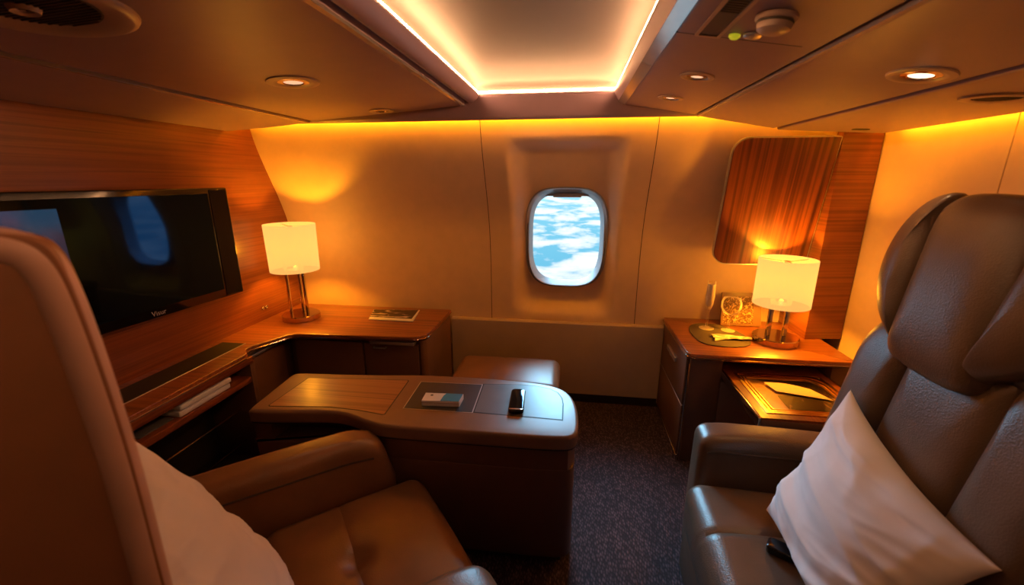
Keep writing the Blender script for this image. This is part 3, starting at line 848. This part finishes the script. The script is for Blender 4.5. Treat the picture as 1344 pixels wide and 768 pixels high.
for i, (a, b) in enumerate(((.318, .580), (.035, .310))):
    d = finish('drawer', bx(.604, .621, 2.062, 2.592, a, b, .003), M['drawer'], t)
    if i == 0:
        finish('handle', bx(.590, .606, 2.225, 2.425, .482, .512, .006), M['steel'], d)
        finish('latch', bx(.587, .596, 2.31, 2.335, .484, .510, .003), M['steel'], d)
finish('drawer_trim', bx(.603, .612, 2.060, 2.594, .311, .317, .001, 1), M['steel'], t)
finish('base_trim', bx(.598, .610, 2.045, 2.594, .012, .030, .002, 1), M['chrome'], t)
# pull-out tray: part of the cabinet
TZ = .525
tr = finish('pull_out_tray', bx(.785, 1.258, 1.615, 2.28, TZ-.045, TZ-.008, .004), M['brownd'], t)
finish('chrome_rail', bx(.774, .785, 1.612, 2.10, TZ-.040, TZ+.004, .003), M['chrome'], tr)
finish('chrome_rail', bx(1.258, 1.268, 1.612, 2.10, TZ-.040, TZ+.004, .003), M['chrome'], tr)
finish('wood_border', frame_ring(rrect(.787, 1.256, 1.617, 2.25, .004, 2), rrect(.822, 1.222, 1.655, 2.036, .004, 2), TZ-.008, TZ+.003), M['woodY'], tr, smooth=False)
for k, (g, w, h) in enumerate(((.000, .014, .006), (.021, .009, .004), (.038, .004, .003))):
    o_ = rrect(.823+g, 1.221-g, 1.656+g, 2.034-g, (.004, .006, .075, .006), 6); i_ = rrect(.823+g+w, 1.221-g-w, 1.656+g+w, 2.034-g-w, (.003, .005, .070, .005), 6)
    finish('gold_rim', frame_ring(o_, i_, TZ-.009, TZ+h), M['gold'], tr)
finish('tray_floor', slab(rrect(.826, 1.218, 1.66, 2.19, .01, 3), TZ-.010, TZ-.004), M['trayfloor'], tr, smooth=False)
finish('glass_cover', slab(rrect(.865, 1.18, 1.70, 1.99, .01, 3), TZ-.0005, TZ+.0005), M['trayglass'], tr, smooth=False)
tag(finish('dark_print', slab([(.935, 1.712), (1.165, 1.712), (1.165, 1.862), (.940, 1.830)], TZ-.0038, TZ-.0018), M['traypic'], smooth=False), 'dark patterned print under the note in the pull-out tray', 'print')
bm = bmesh.new(); nx = 10; rows = []
for j in range(2):
    rows.append([])
    for i in range(nx+1):
        u = i/nx; vv = j
        x = .945+.205*u+(-.02)*vv*(1-u)+.0*vv; y = 1.855-.035*u+(.085 if j else 0)-.02*u*(1-vv)
        rows[-1].append(bm.verts.new((x-.04*vv*u, y, TZ+.004+.007*math.sin(PI*u*1.2)*(vv)+.002)))
for i in range(nx): bm.faces.new((rows[0][i], rows[0][i+1], rows[1][i+1], rows[1][i]))
r_ = bmesh.ops.extrude_face_region(bm, geom=bm.faces[:]); bmesh.ops.translate(bm, vec=(0, 0, -.0015), verts=[v for v in r_['geom'] if isinstance(v, bmesh.types.BMVert)])
tag(finish('paper_note', bm, M['note']), 'curled cream paper note lying in the pull-out tray', 'note')

# wood column and floating rosewood panel
bm = slab([(1.268, 2.310), (1.466, 2.345), (1.466, 2.62), (1.268, 2.62)], ZT+.001, 1.675)
struct(finish('trim_4', bm, M['woodF'], smooth=False))
t = root('wall_panel', (1.03, 2.40, 1.0), 'dark rosewood panel with rounded corners hung beside the wood column', 'panel')
pm = basis((1.03, 2.435, 1.005), (1, 0, 0), (0, -.185, 1)) # local z = u x v -> points toward -Y
po = rrect(-.245, .230, 0, .655, (.075, .004, .004, .075), 8)
finish('veneer', slab(po, -.012, .014, .004, mtx=pm), M['woodZ'], t)
pe = [(x, y) for x, y in po]
finish('edge_trim', frame_ring(inset(po, -.005), inset(po, .001), -.013, .010, pm), M['steel'], t)
finish('mount', slab(rrect(-.12, .12, .22, .48, .01), -.07, -.012, mtx=pm), M['dark'], t)

# things on the right cabinet
mp = [(.690, 2.385), (.725, 2.47), (.80, 2.505), (.875, 2.49), (.93, 2.44), (.965, 2.35), (.975, 2.25), (.945, 2.17), (.865, 2.130), (.765, 2.136), (.700, 2.17), (.685, 2.27)]
tag(finish('placemat', slab(chaikin(mp, 2), ZT+.001, ZT+.0055, .002), M['placemat']), 'grey-brown rounded leather placemat on the right cabinet', 'placemat')
ZP = ZT+.006
def glass(name, loc, prof, label, cat='glass'):
    bm = lathe(prof, 32, Matrix.Translation(loc))
    return tag(finish(name, bm, M['goblet'], ang=80), label, cat)
t = root('champagne_flute', (.795, 2.41, ZP), 'tall narrow champagne flute standing on the placemat', 'champagne flute')
finish('flute_glass', lathe([(0, 0), (.040, 0), (.040, .002), (.010, .006), (.0045, .012), (.0045, .095), (.009, .110), (.021, .140), (.025, .19), (.021, .28), (.0195, .28), (.0235, .19), (.019, .142), (.006, .114), (0, .112)], 32, Matrix.Translation((.795, 2.41, ZP))), M['goblet'], t, ang=80)
finish('drink', lathe([(0, .116), (.006, .117), (.0185, .143), (.0228, .19), (.0205, .262), (0, .262)], 24, Matrix.Translation((.795, 2.41, ZP))), M['wine'], t, ang=80)
glass('wine_glass', (.905, 2.385, ZP), [(0, 0), (.036, 0), (.036, .002), (.010, .006), (.004, .012), (.004, .082), (.012, .090), (.038, .105), (.052, .135), (.052, .165), (.044, .19), (.0425, .19), (.0505, .165), (.0505, .136), (.037, .108), (.012, .094), (0, .092)], 'round cut-glass wine goblet beside the flute', 'wine glass')
# napkin
bm = bmesh.new(); nx, ny = 24, 10; G = []
for j in range(ny+1):
    G.append([])
    for i in range(nx+1):
        u, vv = i/nx, j/ny
        x = .775+.195*u+.01*math.sin(vv*3); y = 2.195+.075*u*.6+(.085*(1-.45*u))*vv+.012*math.sin(u*5)
        z = ZP+.004+.010*abs(math.sin(vv*PI*1.7+u*1.5))*(1-.3*u)+.004*noise.noise(Vector((u*6, vv*5, 2)))
        G[-1].append(bm.verts.new((x, y, max(z, ZP+.002))))
for j in range(ny):
    for i in range(nx): bm.faces.new((G[j][i], G[j][i+1], G[j+1][i+1], G[j+1][i]))
r_ = bmesh.ops.extrude_face_region(bm, geom=bm.faces[:])
for v in [v for v in r_['geom'] if isinstance(v, bmesh.types.BMVert)]: v.co.z -= .0018
tag(finish('napkin', bm, M['napkin'], ang=60), 'folded cream napkin lying on the placemat', 'napkin')
# framed card
t = root('framed_card', (1.0, 2.50, ZT), 'small framed brown card leaning behind the wine glass', 'framed card')
fm = basis((.895, 2.485, ZT+.002), (1, .03, 0), (0, .22, 1))
finish('board', slab(rrect(0, .225, 0, .195, .004, 2), -.008, .004, .001, mtx=fm), M['brown'], t)
finish('printed_card', slab(rrect(.012, .180, .014, .172, .002, 2), .0035, .0050, mtx=fm), M['card'], t, smooth=False)

# ------------------------------------------------------------------ pillows
def pillow(P, label, tf, tb, seed, mtx=None, nx=90, wr=1.0, pinch=.075):
    """P: four corners (u0v0, u1v0, u1v1, u0v1); tf/tb: front/back bulge"""
    P = [Vector(p) for p in P]
    nrm = ((P[1]-P[0]).cross(P[3]-P[0])).normalized()
    bm = bmesh.new(); S = []
    for side in (1, -1):
        G = []
        for j in range(nx+1):
            G.append([])
            for i in range(nx+1):
                if side == -1 and (i in (0, nx) or j in (0, nx)): G[-1].append(S[0][j][i]); continue
                a, b = 2*i/nx-1, 2*j/nx-1
                a = math.sin(a*PI/2)*.35+a*.65; b = math.sin(b*PI/2)*.35+b*.65
                a2 = a*(1-pinch*(1-b*b)); b2 = b*(1-pinch*(1-a*a))
                u, v = (a2+1)/2, (b2+1)/2
                p = P[0]*(1-u)*(1-v)+P[1]*u*(1-v)+P[2]*u*v+P[3]*(1-u)*v
                pr = ((1-a*a)*(1-b*b))
                h = pr**.46
                T = tf if side == 1 else tb
                # wrinkles fan out from the corners and seams
                k = 1-pr
                w = 0
                q = Vector((u*1.6+seed, v*6.5+.9*math.sin(u*2.6), seed*.7))
                w += (.75-abs(noise.noise(q))*2.2)*.013*(.35+k)*wr
                q = Vector((u*6, v*2.0+seed, seed+3))
                w += (1-abs(noise.noise(q))*2)*.006*k*wr
                q = Vector((u*3.2+seed, v*15+2*math.sin(u*4), seed+5))
                w += (.6-abs(noise.noise(q))*2)*.0042*(.2+k)*wr
                w += noise.noise(Vector((u*3.2, v*3.2, seed+9)))*.012
                ed = min(1, pr*3.5)
                p = p+nrm*side*(T*h+w*ed)
                G[-1].append(bm.verts.new(p))
        S.append(G)
        for j in range(nx):
            for i in range(nx):
                f = (G[j][i], G[j][i+1], G[j+1][i+1], G[j+1][i])
                try: bm.faces.new(f if side == 1 else f[::-1])
                except ValueError: pass
    if mtx is not None: bm.transform(mtx)
    # raised edge seam
    o = finish('pillow', bm, M['pillow'], ang=180)
    tag(o, label, 'pillow', 'bed pillows')
    rim = [S_ for S_ in ()]
    return o

# ------------------------------------------------------------------ left seat (faces into the room at an angle)
AL = R(-50); ML = Matrix.Rotation(AL, 4, 'Z')
lw = ML @ Vector((-1.065, .12, 0))
t = root('cabin_seat', (lw.x, lw.y, 0), 'tan leather seat at the left foreground with a tall wing shell', 'seat', 'cabin seats', AL)
def LP(bm): bm.transform(ML); return bm      # seat-frame (r, f, z) -> world
finish('seat_base', LP(bx(-1.33, -.80, -.10, .36, .0, .25, .012)), M['brownd'], t)
def cushf(v):
    if v.z > .30:
        v.z -= .010*math.exp(-((v.y-.135)/.006)**2)*(1 if abs(v.x+1.065) < .25 else .3)
        d = math.hypot(v.x+1.035, v.y-.135)
        v.z -= .024*math.exp(-(d/.035)**2)+.008*math.exp(-(d/.09)**2)
    return v
finish('seat_cushion', LP(softbox((-1.338, -.792, -.10, .425, .245, .388), .055, (0, .008, .030), 60, cushf)), M['leatherL'], t)
for (a, b, f1, zt) in ((-1.475, -1.342, .315, .572), (-.788, -.650, .40, .53)):
    def armf(v, f1=f1, zt=zt):
        k = max(0, v.y-(f1-.14))/.14
        v.z -= .020*k*k if v.z > .3 else 0
        v.y -= .05*max(0, (v.z-.38)/.2)*min(1, k) if k > 0 else 0
        return v
    ar = finish('armrest', LP(softbox((a, b, -.30, f1+.03, .10, zt), .040, (.004, 0, .010), 22, armf)), M['leatherL'], t)
    zs = zt-.060
    pth = [(b+.0025, -.25+(f1+.20)*i/20, zs-(.012*max(0, (i-15)/5)**2)) for i in range(21)]
    finish('piping', LP(tube(pth, .0035, 6)), M['leatherS'], ar)
# backrest, reclined
bm = softbox((-1.335, -.665, -.07, .07, 0, .80), .06, (0, .02, 0), 26)
bm.transform(Matrix.Translation((0, -.175, .32)) @ Matrix.Rotation(R(24), 4, 'X'))
finish('backrest', LP(bm), M['leatherL'], t)
# tall wing shell on the aisle side
fe = [(-.160, .30), (-.158, .60), (-.158, .93), (-.156, 1.10), (-.158, 1.20), (-.162, 1.29), (-.166, 1.345), (-.171, 1.378), (-.182, 1.396), (-.208, 1.404), (-.30, 1.410), (-.58, 1.425)]
for _ in range(3):      # round the corner
    fe = [fe[0]]+[q for a, b in zip(fe, fe[1:]) for q in ((a[0]*.75+b[0]*.25, a[1]*.75+b[1]*.25), (a[0]*.25+b[0]*.75, a[1]*.25+b[1]*.75))]+[fe[-1]]
fe = [(f-.004, z-.004) for f, z in fe]
shell = fe+[(-.60, .02), (-.16, .02)]
sm = Matrix(((0, 0, 1, 0), (1, 0, 0, 0), (0, 1, 0, 0), (0, 0, 0, 1)))
finish('wing_shell', LP(slab(shell, -.656, -.626, .003, .003, 2, mtx=sm)), M['shellL'], t)
fe2 = [(f-.016, z-.013) for f, z in fe]
pts = [(-.641, f, z) for f, z in fe2]
finish('wing_trim', LP(tube(pts, .0205, 12)), M['trimL'], t)
finish('back_shell', LP(softbox((-1.44, -.655, -.62, -.575, .02, 1.20), .015, (0, 0, 0), 6)), M['shellL'], t)

pillow([(-1.13, -.045, .415), (-.72, -.02, .415), (-.70, -.245, .915), (-1.09, -.275, .925)], 'white pillow leaning in the left seat behind the tall shell', .118, .05, 1.7, ML, wr=.7)

# ------------------------------------------------------------------ right seat (faces the aisle)
AR = R(-3); RC = Vector((.75, 1.07, 0))
MR = Matrix.Translation(RC) @ Matrix.Rotation(AR, 4, 'Z') @ Matrix.Translation(-RC)
t = root('cabin_seat', RC, 'dark brown leather seat on the right with a big padded headrest', 'seat', 'cabin seats', AR)
def RP(bm): bm.transform(MR); return bm
finish('seat_base', RP(bx(.448, 1.00, .765, 1.374, .0, .25, .012)), M['brownd'], t)
def rcf(v):
    if v.z > .30: v.z -= .009*math.exp(-((v.y-1.125)/.006)**2)
    return v
finish('seat_cushion', RP(softbox((.435, .90, .765, 1.372, .20, .395), .055, (.012, 0, .022), 56, rcf)), M['leatherR'], t)
for (y0, y1) in ((1.376, 1.515), (.625, .762)):
    def raf(v):
        k = max(0, .60-v.x)/.12
        if v.z > .3: v.z -= .012*k*k
        return v
    ar = finish('armrest', RP(softbox((.478, 1.04, y0, y1, .004, .562), .038, (.004, 0, .010), 22, raf)), M['leatherR'], t)
    s = y0-.002 if y0 > 1 else y1+.002
    finish('piping', RP(tube([(.50+.5*i/16, s, .512+(0 if i > 1 else -.004*(2-i))) for i in range(17)], .0035, 6)), M['leatherS'], ar)
# tilted backrest plane
TB = math.atan(.172)
o0 = Vector((.84-.172*.02, 1.05, .38))
BMx = basis(o0, (0, -1, 0), (math.sin(TB), 0, math.cos(TB)))   # u = toward camera (-Y), v = up the back, w = u x v = -X (front)
# u x v: (0,-1,0)x(s,0,c) = (-c, 0, s): forward
def bp(bm): bm.transform(BMx); return RP(bm)
def upt(y): return 1.05-y
cen = rrect(upt(1.19), upt(.91), -.02, .69, (.03, .03, .03, .03), 5)
finish('backrest', bp(pad(rrect(upt(1.19)+.002, upt(.91)-.002, -.02, .70, .035, 6), .055, 3.0, 18)), M['leatherR'], t)
for (a, b, rr) in ((1.375, 1.194, (.03, .03, .03, .10)), (.906, .72, (.03, .03, .10, .03))):
    finish('side_bolster', bp(pad(rrect(upt(a), upt(b), -.02, .70, rr, 8), .062, 3.0, 18)), M['leatherR'], t)
finish('back_board', bp(softbox((upt(1.37), upt(.73), -.34, .90, -.12, -.012), .04, (0, 0, 0), 10)), M['brownd'], t)
# headrest: centre pad and two wings
HZ = .052
def hp(bm, z=HZ): bm.transform(Matrix.Translation((0, 0, z))); return bp(bm)
ct = []
hc = [(upt(1.215), .655), (upt(1.205), .62), (upt(1.17), .600), (upt(.99), .600), (upt(.955), .62), (upt(.945), .655), (upt(.950), .85), (upt(.975), 1.0), (upt(1.00), 1.035), (upt(1.05), 1.045), (upt(1.15), 1.045), (upt(1.20), 1.035), (upt(1.235), 1.0), (upt(1.225), .85)]
finish('headrest', hp(pad(chaikin(hc, 2), .062, 3.4, 20, 1.0)), M['leatherR'], t)
for s in (1, -1):
    def mY(y): return upt(y) if s == 1 else -upt(y)-2*upt(1.09)*0+2*(1.05-1.09)*-1*0
    C = 1.09
    def my(y): return upt(y) if s == 1 else upt(2*C-y)
    hw = [(my(1.208), .665), (my(1.195), .635), (my(1.23), .650), (my(1.30), .695), (my(1.355), .76), (my(1.385), .83), (my(1.385), .90), (my(1.36), .97), (my(1.31), 1.02), (my(1.26), 1.043), (my(1.215), 1.046), (my(1.232), 1.0), (my(1.222), .85)]
    bm = pad(chaikin(hw, 2), .066, 2.6, 18, 1.0)
    for v in bm.verts:   # wing curls back at its outer side
        d = max(0, (1.30-v.co.x-1.05+upt(1.30)*0) if False else 0)
        e = abs(v.co.x-upt(C))-.13
        if e > 0: v.co.z -= 1.1*e*e
    finish('headrest_wing', hp(bm), M['leatherR'], t)
finish('headrest_back', hp(softbox((upt(1.34), upt(.84), .66, 1.02, -.10, .0), .045, (0, 0, 0), 10)), M['leatherS'], t)

pillow([(.652, 1.215, .430), (.610, .700, .425), (.805, .725, .760), (.846, 1.262, .845)], 'white pillow propped against the right seat back', .088, .035, 5.2, wr=1.2, pinch=.14)

# seat belt on the right cushion
t = root('seat_belt', (.62, 1.0, .41), 'black seat belt buckle poking out beside the right pillow', 'seat belt')
bk = basis((.645, 1.050, .424), (.8, -.5, .05), (.5, .8, 0))
finish('strap', slab(rrect(-.01, .06, -.018, .018, .002, 2), -.003, .001, mtx=bk), M['greypad'], t, smooth=False)
b = finish('buckle', slab(rrect(-.055, .02, -.024, .024, .012), -.004, .020, .007, .004, mtx=bk), M['black'], t)

# ------------------------------------------------------------------ world: sky with clouds seen through the window
w = bpy.data.worlds.new('sky'); SC.world = w; w.use_nodes = True
nt = w.node_tree; nt.nodes.clear()
tc = nd(nt, 'ShaderNodeTexCoord'); sp = nd(nt, 'ShaderNodeSeparateXYZ'); nt.links.new(tc.outputs['Generated'], sp.inputs[0])
def mth(op, a, b=None, c=None):
    n = nd(nt, 'ShaderNodeMath', operation=op)
    for i, v in enumerate((a, b, c)):
        if v is None: continue
        if isinstance(v, (int, float)): n.inputs[i].default_value = v
        else: nt.links.new(v, n.inputs[i])
    return n.outputs[0]
den = mth('MAXIMUM', mth('SUBTRACT', .10, sp.outputs['Z']), .075)   # cloud deck below the aircraft
px = mth('DIVIDE', sp.outputs['X'], den); py = mth('DIVIDE', sp.outputs['Y'], den)
cb = nd(nt, 'ShaderNodeCombineXYZ'); nt.links.new(px, cb.inputs[0]); nt.links.new(py, cb.inputs[1])
n1 = nd(nt, 'ShaderNodeTexNoise'); n1.inputs['Scale'].default_value = 2.3; n1.inputs['Detail'].default_value = 9; n1.inputs['Roughness'].default_value = .58; n1.inputs['Distortion'].default_value = .35
nt.links.new(cb.outputs[0], n1.inputs['Vector'])
sky = ramp(nt, mth('ADD', mth('MULTIPLY', sp.outputs['Z'], 1.6), .5), [(.15, (.14, .48, .70)), (.38, (.22, .60, .80)), (.50, (.45, .80, .92)), (.62, (.25, .60, .88))])
cl = ramp(nt, n1.outputs['Fac'], [(.44, (0, 0, 0)), (.52, (.6, .6, .6)), (.64, (1, 1, 1))])
mxn = nd(nt, 'ShaderNodeMix', data_type='RGBA')
nt.links.new(cl, mxn.inputs[0]); nt.links.new(sky, mxn.inputs[6]); mxn.inputs[7].default_value = (1.0, 1.0, 1.0, 1)
vm = nd(nt, 'ShaderNodeVectorMath', operation='DOT_PRODUCT'); nt.links.new(tc.outputs['Generated'], vm.inputs[0])
vm.inputs[1].default_value = Vector((-.22, .84, .46)).normalized()
up_ = nd(nt, 'ShaderNodeMapRange', interpolation_type='SMOOTHSTEP'); up_.inputs['From Min'].default_value = .84; up_.inputs['From Max'].default_value = .985
nt.links.new(vm.outputs['Value'], up_.inputs['Value'])
mx2 = nd(nt, 'ShaderNodeMix', data_type='RGBA')   # bright blue patch added to the sky, out of view, for extra daylight
nt.links.new(up_.outputs[0], mx2.inputs[0]); nt.links.new(mxn.outputs[2], mx2.inputs[6]); mx2.inputs[7].default_value = (12.0, 26.0, 37.0, 1)
bg = nd(nt, 'ShaderNodeBackground'); bg.inputs['Strength'].default_value = 1.2
nt.links.new(mx2.outputs[2], bg.inputs['Color'])
ow = nd(nt, 'ShaderNodeOutputWorld'); nt.links.new(bg.outputs[0], ow.inputs['Surface'])
# daylight entering through the window
L = bpy.data.lights.new('window_portal', 'AREA'); L.shape = 'RECTANGLE'; L.size = .44; L.size_y = .58; L.cycles.is_portal = True
lo = bpy.data.objects.new('window_portal', L); COL.objects.link(lo); lo.location = (WCX, 2.72, WCZ); lo.rotation_euler = (R(-90), 0, 0)

# spot beams from the lit downlights
def spot(x, y, z, e, size=60, col=(1, .55, .25)):
    L = bpy.data.lights.new('downlight_beam', 'SPOT'); L.energy = e; L.color = col; L.spot_size = R(size); L.spot_blend = .8; L.shadow_soft_size = .03
    o = bpy.data.objects.new('downlight_beam', L); COL.objects.link(o); o.location = (x, y, z)
spot(.845, 1.268, zM(.845)-.02, 6)
spot(-.991, 1.505, zL(-.991)-.02, 5)
spot(.392, 1.573, zS(.392)-.02, 2)

# ------------------------------------------------------------------ camera
cam = bpy.data.cameras.new('camera'); co = bpy.data.objects.new('camera', cam); COL.objects.link(co)
co.location = (0, 0, 1.45); co.rotation_euler = (R(90-15.05), 0, R(7.9))
cam.sensor_width = 36; cam.lens = 550/1344*36; cam.clip_start = .02
cam.dof.use_dof = True; cam.dof.focus_distance = 2.3; cam.dof.aperture_fstop = 2.8
SC.camera = co
SC.view_settings.view_transform = 'Standard'; SC.view_settings.look = 'None'
SC.view_settings.exposure = 0
SC.cycles.use_denoising = True
SC.cycles.max_bounces = 8; SC.cycles.diffuse_bounces = 4; SC.cycles.transparent_max_bounces = 12
SC.cycles.sample_clamp_indirect = 4
